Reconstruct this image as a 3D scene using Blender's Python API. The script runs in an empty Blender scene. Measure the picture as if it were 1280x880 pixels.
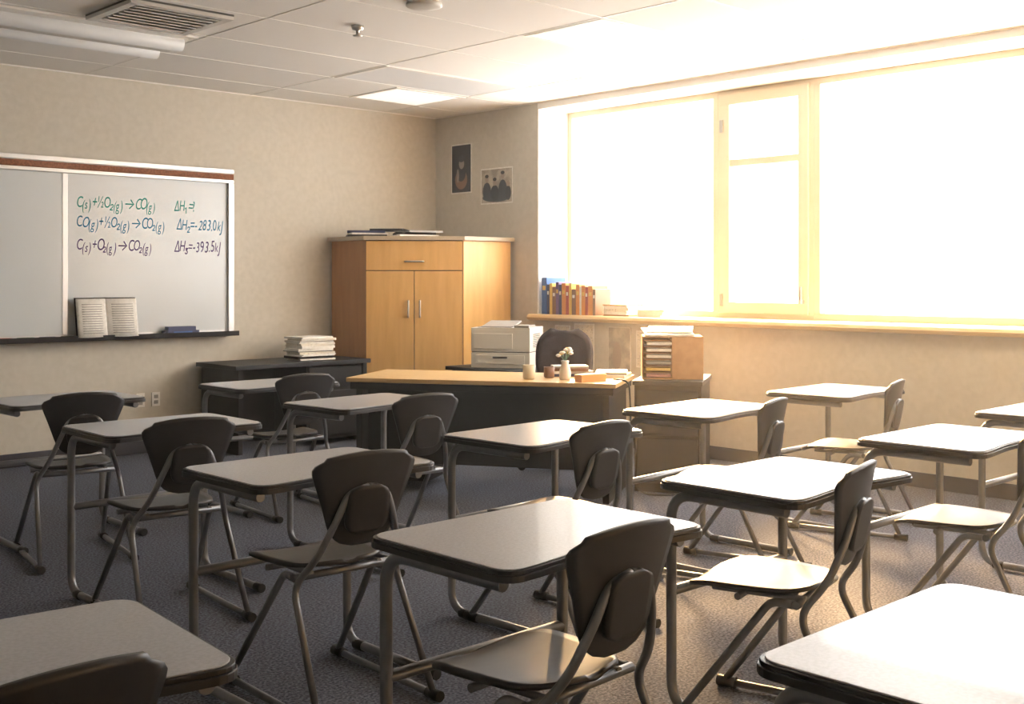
import bpy, bmesh, math, random
from mathutils import Vector, Matrix
random.seed(7)
C=bpy.context
def s2l(v):
    v/=255.0
    return v/12.92 if v<=0.04045 else ((v+0.055)/1.055)**2.4
def rgb(r,g,b): return (s2l(r),s2l(g),s2l(b),1.0)

# ---------------- materials ----------------
def mat(name,col,rough=0.5,metal=0.0,noise=None,bump=None,spec=0.5,coat=0.0,emit=None):
    m=bpy.data.materials.new(name); m.use_nodes=True
    nt=m.node_tree; b=nt.nodes['Principled BSDF']
    b.inputs['Roughness'].default_value=rough
    b.inputs['Metallic'].default_value=metal
    b.inputs['Specular IOR Level'].default_value=spec
    b.inputs['Coat Weight'].default_value=coat
    if emit:
        b.inputs['Emission Color'].default_value=emit[0]; b.inputs['Emission Strength'].default_value=emit[1]
    tc=nt.nodes.new('ShaderNodeTexCoord')
    if noise:
        scale,col2,lo,hi,stretch=noise
        mp=nt.nodes.new('ShaderNodeMapping'); mp.inputs['Scale'].default_value=stretch
        n=nt.nodes.new('ShaderNodeTexNoise'); n.inputs['Scale'].default_value=scale; n.inputs['Detail'].default_value=4
        r=nt.nodes.new('ShaderNodeValToRGB')
        r.color_ramp.elements[0].position=lo; r.color_ramp.elements[0].color=col
        r.color_ramp.elements[1].position=hi; r.color_ramp.elements[1].color=col2
        nt.links.new(tc.outputs['Object'],mp.inputs['Vector'])
        nt.links.new(mp.outputs['Vector'],n.inputs['Vector'])
        nt.links.new(n.outputs['Fac'],r.inputs['Fac'])
        nt.links.new(r.outputs['Color'],b.inputs['Base Color'])
    else:
        b.inputs['Base Color'].default_value=col
    if bump:
        sc,st,dist=bump
        n2=nt.nodes.new('ShaderNodeTexNoise'); n2.inputs['Scale'].default_value=sc; n2.inputs['Detail'].default_value=3
        bp=nt.nodes.new('ShaderNodeBump'); bp.inputs['Strength'].default_value=st; bp.inputs['Distance'].default_value=dist
        nt.links.new(tc.outputs['Object'],n2.inputs['Vector'])
        nt.links.new(n2.outputs['Fac'],bp.inputs['Height'])
        nt.links.new(bp.outputs['Normal'],b.inputs['Normal'])
    return m
ONE=(1,1,1)
M={}
M['wall']=mat('wall_vinyl',rgb(192,185,170),0.75,noise=(22,rgb(199,192,178),.35,.65,(1,1,1)),bump=(120,.2,.003))
M['carpet']=mat('carpet',rgb(56,60,72),0.95,noise=(95,rgb(118,121,134),.38,.66,ONE),bump=(160,.6,.006),spec=.1)
M['ceil']=mat('ceiling_tile',rgb(230,227,221),0.9,noise=(180,rgb(218,215,208),.52,.72,ONE),spec=.1)
M['white']=mat('white_paint',rgb(232,229,222),0.5)
M['cream']=mat('cream_frame',rgb(218,206,178),0.45,noise=(3,rgb(224,212,186),.3,.7,ONE))
M['sillwood']=mat('sill_wood',rgb(222,194,144),0.4,noise=(5,rgb(208,176,124),.3,.7,(6,.6,6)))
M['base']=mat('baseboard_rubber',rgb(52,52,60),0.6)
M['tube']=mat('grey_tube_steel',rgb(118,120,124),0.35,0.6,noise=(20,rgb(128,130,134),.3,.7,ONE))
M['black']=mat('black_plastic',rgb(28,28,31),0.5,spec=.35)
M['chair']=mat('chair_shell',rgb(34,33,36),0.40,noise=(6,rgb(42,41,44),.3,.7,(1,8,1)),spec=.4)
M['dtop']=mat('desk_laminate',rgb(172,174,179),0.36,noise=(120,rgb(160,162,167),.4,.6,ONE),coat=.15)
M['dedge']=mat('desk_edge',rgb(36,35,38),0.4)
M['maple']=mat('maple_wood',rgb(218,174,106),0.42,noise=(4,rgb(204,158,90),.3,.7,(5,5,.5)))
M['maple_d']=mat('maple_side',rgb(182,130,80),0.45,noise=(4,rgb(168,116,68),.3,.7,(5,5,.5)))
M['ctop']=mat('cabinet_top',rgb(176,160,136),0.5)
M['desktop']=mat('teacher_desk_top',rgb(208,174,122),0.45,noise=(5,rgb(194,160,108),.3,.7,(1,6,1)))
M['dark']=mat('dark_laminate',rgb(24,20,21),0.55,noise=(8,rgb(31,27,27),.3,.7,ONE),spec=.2)
M['steel']=mat('brushed_steel',rgb(190,188,182),0.3,0.9)
M['alu']=mat('aluminium',rgb(205,205,206),0.35,0.5)
M['wb']=mat('whiteboard_surface',rgb(194,200,202),0.22,noise=(1.6,rgb(200,205,207),.3,.7,ONE))
M['cork']=mat('cork_rail',rgb(150,96,66),0.8,noise=(80,rgb(120,74,48),.4,.6,ONE))
M['seam']=mat('dark_gap',rgb(70,54,36),0.8)
M['paper']=mat('paper',rgb(232,228,220),0.7,noise=(30,rgb(222,218,208),.4,.6,ONE))
M['print']=mat('printer_plastic',rgb(214,208,196),0.45)
M['print2']=mat('printer_grey',rgb(150,146,140),0.5)
M['card']=mat('cardboard',rgb(190,144,100),0.75,noise=(20,rgb(180,134,90),.4,.6,ONE))
M['fabric']=mat('chair_fabric',rgb(46,37,36),0.9,bump=(300,.4,.003),noise=(120,rgb(56,46,44),.4,.6,ONE),spec=.2)
M['photo_d']=mat('poster_dark',rgb(36,31,30),0.6,spec=.2)
M['photo_l']=mat('poster_photo',rgb(184,174,158),0.6,noise=(12,rgb(150,140,126),.4,.6,ONE),spec=.2)
M['skin']=mat('poster_mid_tone',rgb(150,134,118),0.5)
M['notice']=mat('printed_notice',rgb(222,214,198),0.7,noise=(60,rgb(140,132,122),.55,.7,(1,1,3)))
M['lens']=mat('light_lens',rgb(238,238,234),0.4,emit=((1,.96,.9,1),.7))
M['lens_off']=mat('light_lens_unlit',rgb(206,206,205),0.4,emit=((1,.98,.95,1),.08))
M['fill_lamp']=mat('added_fill_lens',rgb(238,238,234),0.4,emit=((1,.76,.44,1),9))  # strong warm glow for the added fill panels
M['vent']=mat('vent_metal',rgb(200,196,188),0.5)
M['ventd']=mat('vent_dark',rgb(80,78,76),0.8)
for n,c in dict(blue=(48,92,156),orange=(216,146,74),red=(168,74,60),purple=(104,80,124),yellow=(222,188,96),green=(80,120,90),navy=(44,52,92),brown=(128,92,66),teal=(60,140,150),pink=(210,150,140)).items():
    M[n]=mat('cover_'+n,rgb(*c),0.5)
M['ink1']=mat('ink_teal_green',rgb(20,146,134),0.6)
M['ink2']=mat('ink_teal_blue',rgb(14,122,160),0.6)
M['ink3']=mat('ink_purple',rgb(72,46,112),0.6)
g=bpy.data.materials.new('window_glass'); g.use_nodes=True; nt=g.node_tree
nt.nodes.remove(nt.nodes['Principled BSDF'])
tr=nt.nodes.new('ShaderNodeBsdfTransparent'); gl=nt.nodes.new('ShaderNodeBsdfGlossy'); gl.inputs['Roughness'].default_value=.02
mx=nt.nodes.new('ShaderNodeMixShader'); mx.inputs['Fac'].default_value=.05
nt.links.new(tr.outputs[0],mx.inputs[1]); nt.links.new(gl.outputs[0],mx.inputs[2]); nt.links.new(mx.outputs[0],nt.nodes['Material Output'].inputs[0])
M['glass']=g
hz=bpy.data.materials.new('added_haze'); hz.use_nodes=True; nt=hz.node_tree  # added scatter volume that veils the room with glow, no actual dust
nt.nodes.remove(nt.nodes['Principled BSDF'])
vs=nt.nodes.new('ShaderNodeVolumeScatter'); vs.inputs['Density'].default_value=.0068; vs.inputs['Anisotropy'].default_value=.55; vs.inputs['Color'].default_value=(1,.95,.87,1)
nt.links.new(vs.outputs[0],nt.nodes['Material Output'].inputs['Volume'])
M['haze']=hz

# ---------------- mesh builder ----------------
def fillet(pts,r,n=6):
    pts=[Vector(p) for p in pts]; out=[pts[0]]
    for i in range(1,len(pts)-1):
        a,b,c=pts[i-1],pts[i],pts[i+1]
        d1=(a-b); d2=(c-b); rr=min(r,d1.length*.48,d2.length*.48)
        p=b+d1.normalized()*rr; q=b+d2.normalized()*rr
        for k in range(n+1):
            t=k/n; out.append((1-t)**2*p+2*t*(1-t)*b+t*t*q)
    out.append(pts[-1]); return out
class B:
    def __init__(s): s.bm=bmesh.new(); s.mats=[]; s.T=Matrix()
    def mi(s,k):
        if k not in s.mats: s.mats.append(k)
        return s.mats.index(k)
    def v(s,p): return s.bm.verts.new(s.T@Vector(p))
    def f(s,vs,k,smooth=False):
        try: f=s.bm.faces.new(vs)
        except ValueError: return
        f.material_index=s.mi(k); f.smooth=smooth
    def box(s,x0,x1,y0,y1,z0,z1,k):
        V=[s.v(p) for p in ((x0,y0,z0),(x1,y0,z0),(x1,y1,z0),(x0,y1,z0),(x0,y0,z1),(x1,y0,z1),(x1,y1,z1),(x0,y1,z1))]
        for q in ((3,2,1,0),(4,5,6,7),(0,1,5,4),(1,2,6,5),(2,3,7,6),(3,0,4,7)): s.f([V[i] for i in q],k)
    def cbox(s,c,d,k,rz=0,ry=0,rx=0):
        T=s.T.copy()
        s.T=T@Matrix.Translation(c)@Matrix.Rotation(rz,4,'Z')@Matrix.Rotation(ry,4,'Y')@Matrix.Rotation(rx,4,'X')
        s.box(-d[0]/2,d[0]/2,-d[1]/2,d[1]/2,-d[2]/2,d[2]/2,k); s.T=T
    def prism(s,poly,z0,z1,k,ktop=None):
        a=[s.v((x,y,z0)) for x,y in poly]; b=[s.v((x,y,z1)) for x,y in poly]
        n=len(poly)
        s.f(a[::-1],k); s.f(b,ktop or k)
        for i in range(n): s.f([a[i],a[(i+1)%n],b[(i+1)%n],b[i]],k)
    def tube(s,pts,r,k,n=10,cap=True):
        pts=[Vector(p) for p in pts]
        P=[pts[0]]
        for p in pts[1:]:
            if (p-P[-1]).length>1e-5: P.append(p)
        rings=[]; nrm=None
        for i,p in enumerate(P):
            t=(P[min(i+1,len(P)-1)]-P[max(i-1,0)]).normalized()
            if nrm is None:
                nrm=t.orthogonal().normalized()
            nrm=(nrm-t*nrm.dot(t)).normalized(); bi=t.cross(nrm)
            rr=r[i] if isinstance(r,(list,tuple)) else r
            rings.append([s.v(p+(nrm*math.cos(2*math.pi*j/n)+bi*math.sin(2*math.pi*j/n))*rr) for j in range(n)])
        for a,b in zip(rings,rings[1:]):
            for j in range(n): s.f([a[j],a[(j+1)%n],b[(j+1)%n],b[j]],k,True)
        if cap: s.f(rings[0][::-1],k); s.f(rings[-1],k)
    def lathe(s,c,prof,k,n=20):
        rings=[]
        for r,z in prof:
            rings.append([s.v((c[0]+r*math.cos(2*math.pi*j/n),c[1]+r*math.sin(2*math.pi*j/n),c[2]+z)) for j in range(n)])
        for a,b in zip(rings,rings[1:]):
            for j in range(n): s.f([a[j],a[(j+1)%n],b[(j+1)%n],b[j]],k,True)
        s.f(rings[0][::-1],k); s.f(rings[-1],k)
    def shell(s,fn,nu,nv,th,k):
        P=[[Vector(fn(-1+2*i/nu,j/nv)) for i in range(nu+1)] for j in range(nv+1)]
        def N(j,i):
            du=P[j][min(i+1,nu)]-P[j][max(i-1,0)]; dv=P[min(j+1,nv)][i]-P[max(j-1,0)][i]
            n=du.cross(dv); return n.normalized() if n.length>1e-9 else Vector((0,0,0))
        A=[[s.v(P[j][i]+N(j,i)*th/2) for i in range(nu+1)] for j in range(nv+1)]
        D=[[s.v(P[j][i]-N(j,i)*th/2) for i in range(nu+1)] for j in range(nv+1)]
        for j in range(nv):
            for i in range(nu):
                s.f([A[j][i],A[j][i+1],A[j+1][i+1],A[j+1][i]],k,True)
                s.f([D[j+1][i],D[j+1][i+1],D[j][i+1],D[j][i]],k,True)
        for j in range(nv):
            s.f([A[j+1][0],D[j+1][0],D[j][0],A[j][0]],k,True); s.f([A[j][nu],D[j][nu],D[j+1][nu],A[j+1][nu]],k,True)
        for i in range(nu):
            s.f([A[0][i],D[0][i],D[0][i+1],A[0][i+1]],k,True); s.f([A[nv][i+1],D[nv][i+1],D[nv][i],A[nv][i]],k,True)
    def mesh(s,name):
        bmesh.ops.recalc_face_normals(s.bm,faces=s.bm.faces)
        me=bpy.data.meshes.new(name); s.bm.to_mesh(me); s.bm.free()
        for k in s.mats: me.materials.append(M[k])
        return me
    def obj(s,name,loc=(0,0,0),rz=0,bevel=0):
        return place(s.mesh(name),name,loc,rz,bevel)
def place(me,name,loc=(0,0,0),rz=0,bevel=0):
    o=bpy.data.objects.new(name,me); C.collection.objects.link(o)
    o.location=loc; o.rotation_euler=(0,0,rz)
    if bevel:
        m=o.modifiers.new('bevel','BEVEL'); m.width=bevel; m.segments=2; m.limit_method='ANGLE'; m.angle_limit=math.radians(50)
    return o

# ---------------- room ----------------
XW,YB,H=7.20,8.60,2.93; XL,YR=-1.6,-1.8
SZ,HZ=1.07,2.88; WX=7.60
b=B(); b.box(XL-.1,XW+.6,YR-.1,YB+.1,-.1,0,'carpet'); b.obj('floor')
b=B(); b.box(XL,XW+.55,YR,YB,H+.010,H+.12,'ceil')
xs=[3.71+1.43*i for i in range(-4,3)]; ys=[8.1-.70*i for i in range(0,15)]
for x in xs: b.box(x-.007,x+.007,YR,YB,H+.007,H+.014,'white')
for y in ys: b.box(XL,XW,y-.007,y+.007,H+.0075,H+.014,'white')
b.box(XL,XW,YB-.02,YB,H+.003,H+.014,'white'); b.box(XW-.02,XW,YR,YB,H+.003,H+.014,'white')
b.obj('ceiling')
b=B(); b.box(XL-.1,XW+.6,YB,YB+.1,0,H+.12,'wall'); b.obj('wall_board')
b=B(); b.box(XL-.1,XL,YR,YB,0,H+.12,'wall'); b.obj('wall_side')
b=B(); b.box(XL-.1,XW+.6,YR-.1,YR,0,H+.12,'wall'); b.obj('wall_rear')
YE=.5
b=B()
b.box(XW,XW+.6,7.2,YB,0,H+.01,'wall')
b.box(XW,XW+.6,YR,YE,0,H+.01,'wall')
b.box(XW,XW+.6,YE,7.2,0,SZ-.055,'wall')
b.box(XW,XW+.6,YE,7.2,HZ,H+.01,'white')
b.box(XW+.004,WX,7.19,7.2,SZ,HZ,'white'); b.box(XW+.004,WX,YE,YE+.01,SZ,HZ,'white')
b.obj('wall_window')
b=B()
prof=[(WX,SZ-.055),(WX,SZ),(7.15,SZ),(7.135,SZ-.008),(7.125,SZ-.028),(7.135,SZ-.048),(7.15,SZ-.055)]
y0,y1=YE-.06,7.26
va=[b.v((x,y0,z)) for x,z in prof]; vb=[b.v((x,y1,z)) for x,z in prof]
for i in range(len(prof)):
    j=(i+1)%len(prof); b.f([va[i],va[j],vb[j],vb[i]],'sillwood')
b.f(va,'sillwood'); b.f(vb[::-1],'sillwood')
b.obj('trim_window_sill')
b=B(); b.box(XL,XW,YB-.012,YB,0,.10,'base'); b.obj('baseboard_board',bevel=.004)
b=B(); b.box(XW-.012,XW,YR,YB,0,.10,'base'); b.obj('baseboard_window',bevel=.004)

def window(name,ya,yb_,case=False):
    b=B(); x0,x1=WX-.02,WX+.06; t=.05
    y0,y1=ya,yb_
    b.box(x0,x1,y0,y1,SZ,SZ+t,'cream'); b.box(x0,x1,y0,y1,HZ-t,HZ,'cream')
    b.box(x0,x1,y0,y0+t,SZ+t,HZ-t,'cream'); b.box(x0,x1,y1-t,y1,SZ+t,HZ-t,'cream')
    if case:
        a=.048; xx0,xx1=x0-.025,x1-.02; w=.085
        c0,c1,z0,z1=y0+a-.01,y1-a+.01,SZ+.04,HZ-.035
        b.box(xx0,xx1,c0,c1,z0,z0+w,'cream'); b.box(xx0,xx1,c0,c1,z1-w,z1,'cream')
        b.box(xx0,xx1,c0,c0+w,z0+w,z1-w,'cream'); b.box(xx0,xx1,c1-w,c1,z0+w,z1-w,'cream')
        b.box(xx0+.01,xx1,c0+w,c1-w,2.27,2.325,'cream')
        b.box(xx0-.03,xx0,c0+.03,c0+.05,SZ+.12,SZ+.15,'steel'); b.box(xx0-.045,xx0-.028,c0+.032,c0+.048,SZ+.12,SZ+.25,'steel')
        b.box(xx0-.012,xx0,c1-.03,c1,z1-.3,z1-.2,'steel'); b.box(xx0-.012,xx0,c1-.03,c1,z0+.05,z0+.15,'steel')
    b.box(WX+.03,WX+.034,y0+t,y1-t,SZ+t,HZ-t,'glass')
    b.obj(name,bevel=.004)
window('window_1',5.53,7.19)
window('window_2',4.655,5.53,True)
window('window_3',2.95,4.655)
window('window_4',2.075,2.95,True)
window('window_5',.51,2.075)

# ---------------- ceiling fixtures ----------------
def troffer(x0,x1,y0,y1,lens='lens',name='ceiling_light_panel'):
    b=B(); z=H+.004
    b.box(x0,x1,y0,y0+.04,z,H+.01,'white'); b.box(x0,x1,y1-.04,y1,z,H+.01,'white')
    b.box(x0,x0+.04,y0+.04,y1-.04,z,H+.01,'white'); b.box(x1-.04,x1,y0+.04,y1-.04,z,H+.01,'white')
    b.box(x0+.04,x1-.04,y0+.04,y1-.04,z+.002,H+.009,lens)
    return b.obj(name,bevel=.001)
troffer(5.80,6.55,7.42,8.08); troffer(5.16,6.55,6.72,7.38,'lens_off')
for (x0,y0) in ((5.16,4.62),(5.16,2.52),(5.16,.42)):  # added panels, no known fixtures: warm fill for window wall, desks and floor
    troffer(x0,x0+1.39,y0,y0+.66,'fill_lamp')
b=B(); z=H
b.box(2.28,3.66,6.74,7.36,z-.006,z+.01,'white')
for yc in (6.88,7.22):
    b.tube([(2.33,yc,z-.03),(3.61,yc,z-.03)],.05,'lens_off',14)
b.box(2.32,3.62,7.0,7.10,z-.05,z-.004,'vent')
b.obj('fluorescent_ceiling_light',bevel=.003)
b=B(); x0,x1,y0,y1=2.88,3.52,6.06,6.66
b.box(x0,x1,y0,y1,H-.002,H+.01,'ventd')
b.box(x0,x1,y0,y0+.05,H-.022,H-.002,'vent'); b.box(x0,x1,y1-.05,y1,H-.022,H-.002,'vent'); b.box(x0,x0+.05,y0+.05,y1-.05,H-.022,H-.002,'vent'); b.box(x1-.05,x1,y0+.05,y1-.05,H-.022,H-.002,'vent')
for i in range(7):
    yy=y0+.09+i*.07
    b.cbox(((x0+x1)/2,yy,H-.015),(x1-x0-.12,.045,.005),'vent',rx=.5)
b.obj('ceiling_air_vent')
b=B(); b.lathe((4.15,5.06,H-.018),[(.10,.028),(.105,.012),(.09,.004),(.03,0)],'vent',28); b.obj('ceiling_speaker')
b=B(); b.lathe((4.22,5.79,H-.06),[(.012,0),(.03,.005),(.03,.01),(.01,.015),(.012,.04),(.035,.045),(.04,.069)],'steel',16); b.obj('fire_sprinkler')

# ---------------- whiteboard ----------------
b=B(); yb=YB-.001
bx0,bx1,bz0,bz1=1.3,4.96,.93,2.29
b.box(bx0,bx1,yb-.03,yb,bz0,bz1,'alu')
b.box(bx0,bx1,yb-.06,yb-.03,bz1-.035,bz1,'alu'); b.box(bx0,bx1,yb-.055,yb-.03,bz1-.085,bz1-.04,'cork')
b.box(bx0,bx1,yb-.06,yb-.03,bz1-.115,bz1-.088,'alu')
b.box(bx1-.05,bx1,yb-.06,yb-.03,bz0,bz1-.115,'alu'); b.box(bx0,bx0+.05,yb-.06,yb-.03,bz0,bz1-.115,'alu')
b.box(bx0+.05,bx1-.05,yb-.034,yb-.03,bz0+.03,bz1-.115,'wb')
b.box(1.9,3.56,yb-.05,yb-.036,bz0+.03,bz1-.12,'wb')
b.box(3.52,3.56,yb-.054,yb-.05,bz0+.03,bz1-.12,'alu')
b.box(bx0,bx1,yb-.14,yb-.03,bz0-.015,bz0+.005,'alu'); b.box(bx0,bx1,yb-.145,yb-.135,bz0-.02,bz0+.02,'dark')
b.obj('whiteboard',bevel=.003)
# hand-written equations: each glyph placed with small baseline / size / tilt variation
root=bpy.data.objects.new('whiteboard_equations',None); C.collection.objects.link(root)
rw=random.Random(3)
WD={'(':.32,')':.32,'s':.42,'g':.52,'C':.60,'O':.68,'\u0394':.62,'H':.68,'\u2192':.90,'+':.6,'\u00bd':.78,'=':.62,'.':.25,'-':.42,'k':.48,'J':.36,'?':.45,'\u2081':.36,'\u2082':.36,'\u2083':.36}
def text(s,x,z,size,mt,sx=.68):
    for ch in s:
        small=ch in '(sg)k'
        c=bpy.data.curves.new('glyph','FONT'); c.body=ch; c.size=size*(.86 if small else 1)*rw.uniform(.94,1.08)
        c.shear=.22+rw.uniform(-.08,.08); c.offset=.0003; c.materials.append(M[mt])
        o=bpy.data.objects.new('glyph',c); C.collection.objects.link(o)
        wd=WD.get(ch,.54)
        low=-.016 if ch in '(sg)' else 0
        o.location=(x,yb-.0355,z+low+rw.uniform(-.004,.004)); o.rotation_euler=(math.pi/2,rw.uniform(-.06,.06),0)
        o.scale=(sx*(1.4 if ch=='\u2192' else 1),1,1); o.parent=root
        x+=wd*size*sx*(1.5 if ch=='\u2192' else 1)
for s,x,z,mt in (("C(s)+\u00bdO\u2082(g)\u2192CO(g)",3.63,1.925,'ink1'),("\u0394H\u2081=?",4.43,1.925,'ink1'),
                 ("CO(g)+\u00bdO\u2082(g)\u2192CO\u2082(g)",3.63,1.775,'ink2'),("\u0394H\u2082=-283.0kJ",4.45,1.775,'ink2'),
                 ("C(s)+O\u2082(g)\u2192CO\u2082(g)",3.63,1.60,'ink3'),("\u0394H\u2083=-393.5kJ",4.43,1.60,'ink3')):
    text(s,x,z,.122,mt,.58)
# open book on tray
b=B()
def page(sgn,sc=1,yo=0):
    def fn(u,v):
        uu=(u+1)/2
        x=sgn*uu*.235*sc; y=-.045*math.sin(uu*2.6)+yo; return (x,y+v*.05,v*.29*sc)
    return fn
for sg in (-1,1):
    b.shell(page(sg),12,3,.022,'paper'); b.shell(page(sg,1.03,.016),12,3,.006,'dark')
    for i in range(13):
        z=.03+i*.018
        def ln(u,v,sg=sg,z=z):
            uu=.16+(u+1)/2*.70
            return (sg*uu*.235,-.045*math.sin(uu*2.6)-.0125+(z+v*.006)/.29*.05,z+v*.005)
        b.shell(ln,8,1,.001,'print2')
b.obj('open_book',(3.84,yb-.112,bz0+.006))
b=B(); b.prism([(-.15,-.03),(-.13,-.045),(.13,-.045),(.15,-.03),(.15,.03),(.13,.045),(-.13,.045),(-.15,.03)],0,.03,'navy'); b.box(-.12,.12,-.03,.03,.03,.062,'navy'); b.box(-.08,.08,-.0455,-.044,.008,.024,'blue'); b.obj('whiteboard_eraser',(4.46,yb-.088,bz0+.006),bevel=.01)
b=B()
for i in range(5): b.tube([(i*.16,0,0),(i*.16+.12,.005*(i%2),0)],.008,['navy','red','green','navy','black'][i],8)
b.obj('marker_pens',(2.85,yb-.10,bz0+.0135))

for x in (4.16,4.29):
    b=B(); b.box(-.035,.035,-.008,0,-.055,.055,'white'); b.box(-.017,.017,-.011,-.008,.008,.036,'print2'); b.box(-.017,.017,-.011,-.008,-.036,-.008,'print2')
    b.obj('power_outlet',(x,YB-.001,.42),bevel=.002)

# ---------------- corner cabinet ----------------
A0=(5.96,8.57); A1=(5.96,8.06); A2=(6.60,7.52); A3=(7.17,7.52); A4=(7.17,8.57)
b=B(); ZT=1.715
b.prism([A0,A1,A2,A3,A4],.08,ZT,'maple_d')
b.prism([(6.0,8.56),(6.0,8.1),(6.62,7.57),(7.15,7.57),(7.15,8.56)],0,.08,'dark')
b.prism([(5.92,8.585),(5.92,8.035),(6.585,7.475),(7.185,7.475),(7.185,8.585)],ZT,ZT+.035,'ctop')
d=Vector((A2[0]-A1[0],A2[1]-A1[1],0)); L=d.length; ang=math.atan2(d.y,d.x)
T=Matrix.Translation((A1[0],A1[1],0))@Matrix.Rotation(ang,4,'Z')
b.T=T
b.box(0.0,L,-.004,0,.08,ZT,'seam')
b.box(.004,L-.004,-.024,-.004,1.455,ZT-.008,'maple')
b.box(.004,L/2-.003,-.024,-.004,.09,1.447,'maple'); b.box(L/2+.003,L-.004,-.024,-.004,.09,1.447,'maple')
def handle(p,q):
    p=Vector(p);q=Vector(q); o=Vector((0,-.03,0))
    b.tube(fillet([p,p+o,q+o,q],.015),.008,'steel',8)
handle((L/2-.08,-.02,1.53),(L/2+.08,-.02,1.53))
handle((L/2-.05,-.02,1.05),(L/2-.05,-.02,1.19)); handle((L/2+.05,-.02,1.05),(L/2+.05,-.02,1.19))
b.T=Matrix()
b.box(A2[0]+.004,A3[0],7.512,7.52,.09,ZT-.005,'maple')
b.obj('corner_cabinet',bevel=.003)
b=B()
for i,(x,y,w,dd,h,k,r) in enumerate([(0,0,.34,.26,.018,'black',.1),(.01,0,.32,.25,.015,'paper',.2),(0,.01,.33,.26,.02,'navy',0),(.42,-.08,.36,.28,.015,'paper',.3),(.42,-.06,.35,.27,.02,'dark',.1),(.46,-.08,.34,.26,.018,'print2',.5),(.2,.05,.3,.24,.02,'black',-.2)]):
    z=[.009,.0255,.043,.0075,.025,.044,.063][i]
    b.cbox((x,y,z),(w,dd,h),k,rz=r)
b.obj('folder_stack',(6.10,8.24,ZT+.035),-.65)

# ---------------- black credenza ----------------
b=B()
b.box(4.62,5.92,7.93,8.56,.665,.70,'black'); b.box(4.66,4.70,7.96,8.54,0,.665,'dark'); b.box(5.86,5.90,7.96,8.54,0,.665,'dark'); b.box(4.70,5.86,8.46,8.50,.1,.665,'dark')
b.box(5.3,5.86,7.98,8.46,.05,.665,'dark')
for z in (.08,.28,.48): b.box(5.32,5.84,7.965,7.98,z,z+.17,'black')
b.obj('black_side_desk',bevel=.004)
b=B(); z=0
for i in range(14):
    h=random.choice([.008,.014,.02]); 
    b.cbox((random.uniform(-.015,.015),random.uniform(-.015,.015),z+h/2),(.33,.24,h),random.choice(['paper','paper','print2','notice','dark','paper']),rz=random.uniform(-.12,.12)); z+=h
b.obj('paper_stack',(5.48,8.2,.70),.0)

# ---------------- student desk ----------------
def desk_outline(ins=0,W=.72,D=.52,r=.05):
    w,d=W/2-ins,D/2-ins; r=r-ins*.3; pts=[]
    def arc(cx,cy,a0):
        for k in range(6):
            a=math.radians(a0+k*18); pts.append((cx+r*math.cos(a),cy+r*math.sin(a)))
    arc(w-r,d-r,0); arc(-w+r,d-r,90)
    arc(-w+r,-d+r,180)
    for k in range(1,12):
        t=k/12; x=-w+r+(2*w-2*r)*t; pts.append((x,-d+.03*math.sin(math.pi*t)**1.5))
    arc(w-r,-d+r,270)
    return pts
b=B()
b.prism(desk_outline(0),.712,.728,'dedge'); b.prism(desk_outline(.003),.728,.737,'dedge'); b.prism(desk_outline(.010),.737,.7405,'dtop')
for sx in (-1,1):
    x=sx*.315
    b.tube(fillet([(x,-.20,.695),(x,.225,.695),(x,.225,.022),(x,-.27,.020)],.085,8),.0165,'tube',12)
    b.tube([(x,.12,.020),(x,.17,.020)],.0195,'black',10)
    b.tube([(x,-.30,.020),(x,-.25,.020)],.0200,'black',10)
b.tube([(-.315,.225,.385),(.315,.225,.385)],.016,'tube',12)
b.tube([(-.315,.02,.695),(.315,.02,.695)],.013,'tube',10)
desk_me=b.mesh('student_desk')
desks=[(2.06,2.05,0),(2.22,3.32,0),(2.38,4.70,-1),(2.52,6.11,0),(1.97,.86,0),(.66,1.96,-5),(3.20,2.06,0),(3.40,3.36,2),(3.60,4.87,3),(3.80,6.12,0),(4.62,3.45,3),(4.50,2.11,0),(5.90,3.48,2),(5.75,2.2,0)]
for x,y,a in desks: place(desk_me,'student_desk',(x,y,0),math.radians(a),bevel=.0025)

# ---------------- student chair ----------------
b=B()
def seatf(u,v):
    y=-.20+.42*v
    e=(1-abs(2*v-1)**3.2)**(1/2.6) if 0<v<1 else 0
    w=(.175+.035*v)*max(e,.18)
    x=u*w
    z=.455-.012*math.cos(u*1.5)-(max(0,v-.7)/.3)**2*.035+(max(0,.25-v)/.25)**2*.012
    return (x,y,z)
b.shell(seatf,14,18,.013,'chair')
def backf(u,v):
    e=(1-abs(2*v-1)**5)**(1/3.0) if 0<v<1 else 0
    if v>.5: e=max(e,(1-abs(2*v-1)**9)**(1/2.5) if v<1 else 0)
    w=(.110+.090*min(1,v*1.12)**1.2)*max(e,.74 if v>.5 else .35)
    x=u*w; z=.525+.290*v+.014*max(0,(v-.5)/.5)*(1-u*u)
    y=-.225-.06*v-.030*(1-(x/.2)**2)
    return (x,y,z)
b.shell(backf,14,24,.012,'chair')
for sx in (-1,1):
    b.tube(fillet([(sx*.215,-.36,.02),(sx*.195,-.17,.40),(sx*.15,-.245,.50),(sx*.105,-.285,.62),(sx*.07,-.297,.70),(0,-.303,.715)],.05,5),.0115,'tube',10,cap=True)
    b.tube(fillet([(sx*.185,-.15,.425),(sx*.175,-.08,.425),(sx*.215,.22,.02)],.03,5),.0125,'tube',10)
    b.tube([(sx*.215,-.36,.018),(sx*.215,.22,.018)],.0125,'tube',10)
    b.tube([(sx*.215,-.395,.019),(sx*.215,-.33,.019)],.0185,'black',10); b.tube([(sx*.215,.18,.019),(sx*.215,.245,.019)],.0185,'black',10)
    b.tube([(sx*.13,-.17,.432),(sx*.13,.12,.430)],.010,'tube',8)
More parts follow.
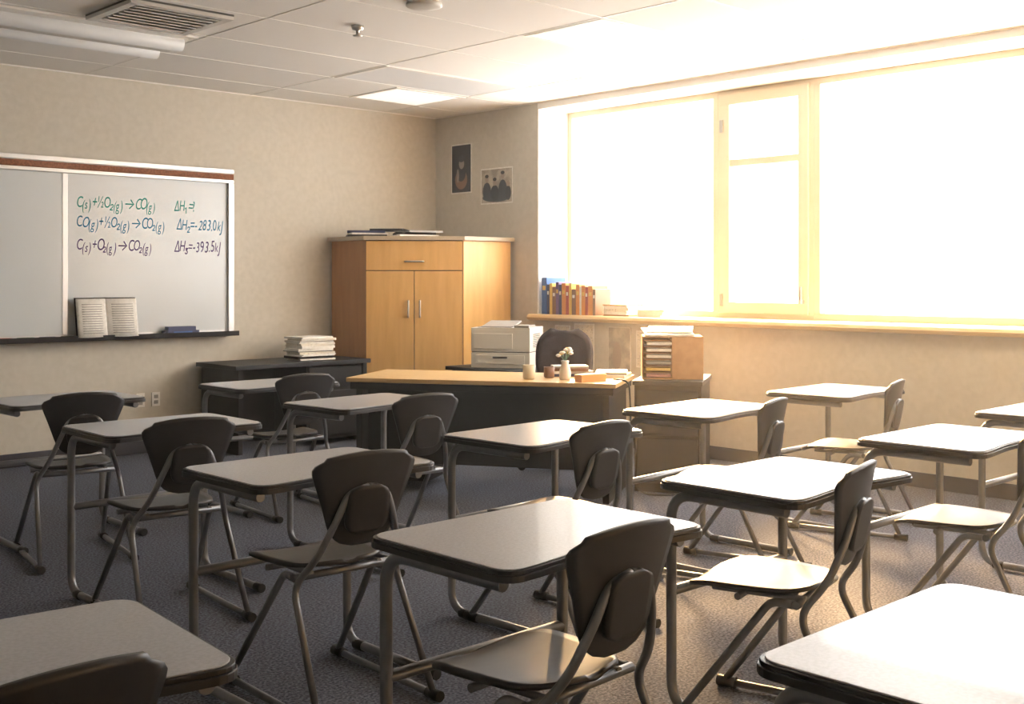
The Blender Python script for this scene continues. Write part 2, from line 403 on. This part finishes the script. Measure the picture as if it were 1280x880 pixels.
b.tube([(-.19,-.16,.425),(.19,-.16,.425)],.0125,'tube',10)
b.tube([(-.185,.02,.425),(.185,.02,.425)],.011,'tube',10)
def brf(u,v):
    e=(1-abs(2*v-1)**4)**(1/3) if 0<v<1 else 0
    return (u*.080*max(e,.4),-.281-.03*v,.565+.155*v)
b.shell(brf,8,12,.014,'chair')
chair_me=b.mesh('student_chair')
chairs=[(1.97,1.71,3),(2.20,2.99,-3),(2.23,4.19,-6),(2.35,5.46,-10),(.64,1.63,5),(3.11,1.78,14),(3.32,2.98,4),(3.52,4.29,-4),(3.76,5.68,-6),(4.53,3.01,15),(4.36,1.76,8),(5.84,3.10,15)]
for x,y,a in chairs:
    r=math.radians(a); place(chair_me,'student_chair',(x-math.sin(r)*.27,y+math.cos(r)*.27,0),r)

# ---------------- teacher desk ----------------
p0=Vector((4.36,6.11,0)); p1=Vector((5.27,4.60,0)); dd=(p1-p0); TL=dd.length; ta=math.atan2(dd.y,dd.x)
b=B()
b.box(0,TL,0,.72,.712,.74,'desktop'); b.box(.06,TL-.06,.16,.18,.18,.712,'dark'); 
b.box(.05,.09,.05,.68,0,.712,'dark'); b.box(TL-.09,TL-.05,.05,.68,0,.712,'dark')
b.box(.02,TL-.02,.02,.70,.665,.712,'dark')
b.box(.09,.50,.18,.66,.06,.665,'dark')
b.obj('teacher_desk',p0,ta,bevel=.004)
b=B()
b.box(TL+.02,TL+.47,.50,1.12,.69,.72,'black'); b.box(TL+.03,TL+.46,.52,1.10,0,.69,'dark')
b.box(TL+.05,TL+.44,.505,.52,.06,.35,'black'); b.box(TL+.05,TL+.44,.505,.52,.37,.66,'black')
b.obj('black_filing_cabinet',p0,ta,bevel=.004)
def tp(u,v,z=.74):
    q=p0+Vector((math.cos(ta),math.sin(ta),0))*u+Vector((-math.sin(ta),math.cos(ta),0))*v
    return (q.x,q.y,z)
b=B(); b.tube(fillet([tp(TL-.06,.25,.747),tp(TL+.04,.25,.74),tp(TL+.05,.27,.5),tp(TL+.02,.3,.25),tp(TL+.08,.35,.01),tp(TL+.3,.40,.01)],.1,6),.006,'black',8); b.obj('power_cable')

b=B(); b.box(6.0,6.78,6.30,7.05,.65,.68,'black'); b.box(6.04,6.74,6.34,7.01,.03,.65,'dark'); b.box(6.02,6.04,6.38,6.97,.06,.62,'black'); b.box(6.1,6.7,6.4,6.95,0,.03,'dark'); b.obj('printer_stand',bevel=.004)
b=B()
b.box(-.24,.24,-.20,.20,.0,.12,'print'); b.box(-.24,.24,-.20,.20,.128,.30,'print'); b.box(-.235,.235,-.195,.195,.12,.128,'ventd')
b.box(-.22,.10,-.208,-.20,.15,.27,'print'); b.box(-.20,.20,-.207,-.20,.03,.10,'print'); b.box(-.06,.06,-.212,-.207,.075,.09,'ventd')
b.prism([(-.24,-.20),(.24,-.20),(.24,.20),(-.24,.20)],.30,.315,'print'); b.box(-.20,.08,-.16,.12,.315,.318,'ventd')
b.cbox((-.06,.04,.335),(.26,.26,.012),'print2',rx=.15); b.box(.11,.23,-.19,.0,.315,.335,'print2')
for i in range(8): b.box(.24,.243,-.1,.1,.16+i*.014,.166+i*.014,'ventd')
b.obj('laser_printer',(6.34,6.68,.68),math.radians(-60),bevel=.008)

b=B()
for i in range(5):
    a=2*math.pi*i/5+.3; e=(.29*math.cos(a),.29*math.sin(a))
    b.tube([(0,0,.10),(e[0]*.6,e[1]*.6,.09),(e[0],e[1],.075)],[.03,.024,.018],'black',8)
    b.tube([(e[0]-.02*math.sin(a),e[1]+.02*math.cos(a),.03),(e[0]+.02*math.sin(a),e[1]-.02*math.cos(a),.03)],.03,'black',14)
    b.tube([(e[0],e[1],.03),(e[0],e[1],.075)],.010,'steel',8)
b.tube([(0,0,.08),(0,0,.42)],.025,'black',12)
def sf(u,v):
    e=(1-abs(2*v-1)**3)**(1/3) if 0<v<1 else 0
    return (u*.24*max(e,.3),-.22+.46*v,.47+.02*u*u-.02*(max(0,v-.7)/.3)**2)
b.shell(sf,12,12,.07,'fabric')
def bf(u,v):
    e=(1-abs(2*v-1)**3.2)**(1/2.4) if 0<v<1 else 0
    return (u*.205*max(e,.45),-.24-.06*v+.05*u*u,.60+.39*v)
b.shell(bf,14,18,.055,'fabric')
b.tube(fillet([(0,-.05,.43),(0,-.28,.43),(0,-.31,.75)],.08),.018,'black',8)
b.obj('office_chair',(6.02,5.78,0),math.radians(128))

def mug(name,loc,k,h=.09,r=.04):
    b=B(); b.lathe((0,0,0),[(r*.8,0),(r,.01),(r,h),(r*.9,h),(r*.85,.015)],k,18)
    b.tube(fillet([(r*.95,0,h*.8),(r*1.7,0,h*.8),(r*1.7,0,h*.25),(r*.95,0,h*.25)],.02),.005,k,8); return b.obj(name,loc,.5)
mug('coffee_mug',tp(1.17,.20),'cream'); mug('coffee_mug',tp(1.27,.33),'brown',.07,.035)
b=B(); b.lathe((0,0,0),[(.03,0),(.038,.01),(.036,.06),(.022,.10),(.026,.12)],'white',18)
for i in range(11):
    a=random.uniform(0,6.28); r=random.uniform(.02,.07); h=random.uniform(.15,.20)
    e=(r*math.cos(a),r*math.sin(a),h)
    b.tube([(0,0,.10),(e[0]*.4,e[1]*.4,.14),e],.002,'green',6)
    b.lathe((e[0],e[1],e[2]),[(.003,-.008),(.015,-.002),(.017,.004),(.010,.010),(.002,.012)],'white' if i%4 else 'yellow',10)
b.obj('flower_vase',tp(1.40,.22))
b=B(); b.box(-.10,.10,-.035,.035,0,.045,'orange'); b.box(-.09,.09,-.03,.03,.045,.048,'paper'); b.obj('tissue_box',tp(1.58,.14),ta+.9,bevel=.004)
b=B(); b.cbox((0,0,.009),(.28,.20,.018),'navy'); b.cbox((.01,.01,.026),(.26,.19,.016),'paper',rz=.1); b.cbox((0,0,.044),(.25,.18,.02),'brown',rz=-.1); b.cbox((0,0,.060),(.23,.17,.012),'print2',rz=.05); b.obj('notebook_stack',tp(1.36,.54),ta+.3)
b=B(); b.cbox((0,0,.010),(.22,.28,.02),'paper'); b.cbox((0,.01,.028),(.20,.26,.016),'print2',rz=.15); b.obj('paper_stack',tp(1.64,.53),ta)

b=B(); w,dp,h=.40,.32,.28
b.box(-w/2,-w/2+.008,-dp/2,dp/2,0,h,'card'); b.box(w/2-.008,w/2,-dp/2,dp/2,0,h,'card'); b.box(-w/2,w/2,dp/2-.008,dp/2,0,h,'card'); b.box(-w/2,w/2,-dp/2,dp/2,0,.008,'card'); b.box(-w/2,w/2,-dp/2,dp/2,h-.006,h,'card')
b.box(-.004,.004,-dp/2,dp/2,0,h,'card')
b.box(.0,w/2-.008,-dp/2,-dp/2+.008,0,h,'card')   # closed right half
cols=['paper','pink','paper','paper','yellow','paper','paper','print2','paper','orange']
for i in range(6):
    z=.012+i*.042
    for x in (-.09,):
        b.box(x-.095,x+.08,-dp/2+.004,dp/2-.01,z+.028,z+.032,'card')
        b.cbox((x,-.012,z+.011),(.16,dp-.02,.018),cols[(i*3+1)%10],rz=random.uniform(-.03,.03))
b.cbox((-.03,-.02,h+.025),(.32,.28,.012),'paper',rz=.1,rx=.12); b.cbox((-.01,0,h+.041),(.30,.24,.008),'paper',rz=-.1,rx=.12)
b.obj('document_organizer',tp(TL+.235,.80,.72),ta+math.radians(10),bevel=.001)

# ---------------- sill items ----------------
b=B(); y=7.15
seq=[('blue',.06,.32,.24),('navy',.03,.26,.2),('yellow',.03,.27,.2),('brown',.04,.24,.2),('purple',.035,.28,.2),('navy',.03,.26,.2),('orange',.045,.27,.2),('red',.035,.25,.2),('yellow',.03,.27,.2),('brown',.045,.22,.18),('orange',.04,.26,.2),('paper',.02,.24,.2),('orange',.04,.25,.2),('red',.03,.24,.2),('orange',.05,.25,.2),('brown',.03,.22,.2)]
for i,(k,w,h,dp) in enumerate(seq):
    y-=w+.003
    b.cbox((7.20+dp/2,y+w/2,SZ+h/2+.001),(dp,w,h),k); b.cbox((7.20+dp/2+.003,y+w/2,SZ+h/2+.004),(dp-.004,w*.8,h-.004),'paper')
    b.cbox((7.199,y+w/2,SZ+h*.72),(.003,w*.6,h*.12),'paper' if i%2 else 'yellow')
b.obj('book_row',bevel=.002)
b=B(); z=0
for i in range(8):
    h=.012; b.cbox((0,random.uniform(-.01,.01),z+h/2),(.22,.26,h),random.choice(['paper','paper','notice','card']),rz=random.uniform(-.1,.1)); z+=h
b.obj('paper_stack',(7.32,6.30,SZ))
b=B(); z=0
for i in range(3):
    b.cbox((0,0,z+.01),(.22,.24,.02),['paper','white','paper'][i],rz=.1*i); z+=.02
b.obj('paper_stack',(7.34,5.96,SZ))

# ---------------- posters / notices ----------------
def flat(name,y0,y1,z0,z1,k,border=True,shapes=()):
    b=B(); x=XW
    b.box(x-.006,x-.001,y0,y1,z0,z1,'paper')
    e=.012 if border else 0.004
    b.box(x-.008,x-.006,y0+e,y1-e,z0+e,z1-e,k)
    for j,(cy,cz,ry,rz_,kk) in enumerate(shapes):   # printed silhouettes
        n=18; W_=y1-y0; Hh=z1-z0; xx=x-.0082-.0003*j
        vs=[b.v((xx,y1-W_*cy-math.cos(2*math.pi*i/n)*ry*W_,z0+Hh*cz+math.sin(2*math.pi*i/n)*rz_*Hh)) for i in range(n)]
        b.f(vs,kk)
    b.obj(name)
flat('portrait_poster',8.07,8.36,2.19,2.66,'photo_d',True,[(.5,.28,.30,.2,'brown'),(.5,.40,.22,.16,'dark'),(.52,.60,.13,.11,'skin'),(.52,.70,.16,.07,'black'),(.34,.36,.06,.14,'skin')])
flat('group_photo_poster',7.51,7.94,2.07,2.40,'photo_l',True,[(.5,.18,.44,.13,'black'),(.2,.35,.13,.26,'black'),(.2,.70,.055,.10,'skin'),(.2,.78,.06,.05,'black'),(.45,.30,.13,.22,'dark'),(.45,.60,.055,.10,'skin'),(.45,.68,.06,.05,'black'),(.70,.38,.13,.28,'black'),(.70,.77,.055,.10,'skin'),(.70,.85,.06,.05,'black'),(.87,.28,.09,.2,'photo_d'),(.87,.54,.05,.08,'skin')])
flat('wall_notice',6.80,6.98,.72,.98,'notice'); flat('wall_notice',6.52,6.75,.60,1.0,'notice'); flat('wall_notice',6.12,6.36,.58,.98,'photo_l',False,[(.4,.4,.2,.3,'skin')]); flat('wall_notice',5.88,6.06,.66,.96,'notice')

# haze volume added across the room for window glow and lifted blacks
b=B(); b.box(XL+.01,XW-.02,YR+.01,YB-.005,.003,H-.10,'haze'); b.obj('added_haze')

# ---------------- light ----------------
w=bpy.data.worlds.new('overcast_sky'); C.scene.world=w; w.use_nodes=True
bg=w.node_tree.nodes['Background']; bg.inputs[0].default_value=(.98,.98,.98,1); bg.inputs[1].default_value=12.0
l=bpy.data.lights.new('low_sun','SUN'); l.energy=72; l.color=(1,.60,.25); l.angle=math.radians(13)
o=bpy.data.objects.new('low_sun',l); C.collection.objects.link(o)
dirv=Vector((-.68,-.72,-.38)); o.rotation_euler=dirv.to_track_quat('-Z','Y').to_euler(); o.location=(12,9,6)

# ---------------- camera ----------------
cd=bpy.data.cameras.new('camera'); cd.sensor_width=36; cd.lens=40.44; cd.shift_y=-90/1280; cd.clip_start=.05
co=bpy.data.objects.new('camera',cd); C.collection.objects.link(co); co.location=(0,0,1.37); co.rotation_euler=(math.pi/2,0,-math.radians(43.73))
C.scene.camera=co
C.scene.view_settings.view_transform='Standard'
C.scene.view_settings.exposure=0.0
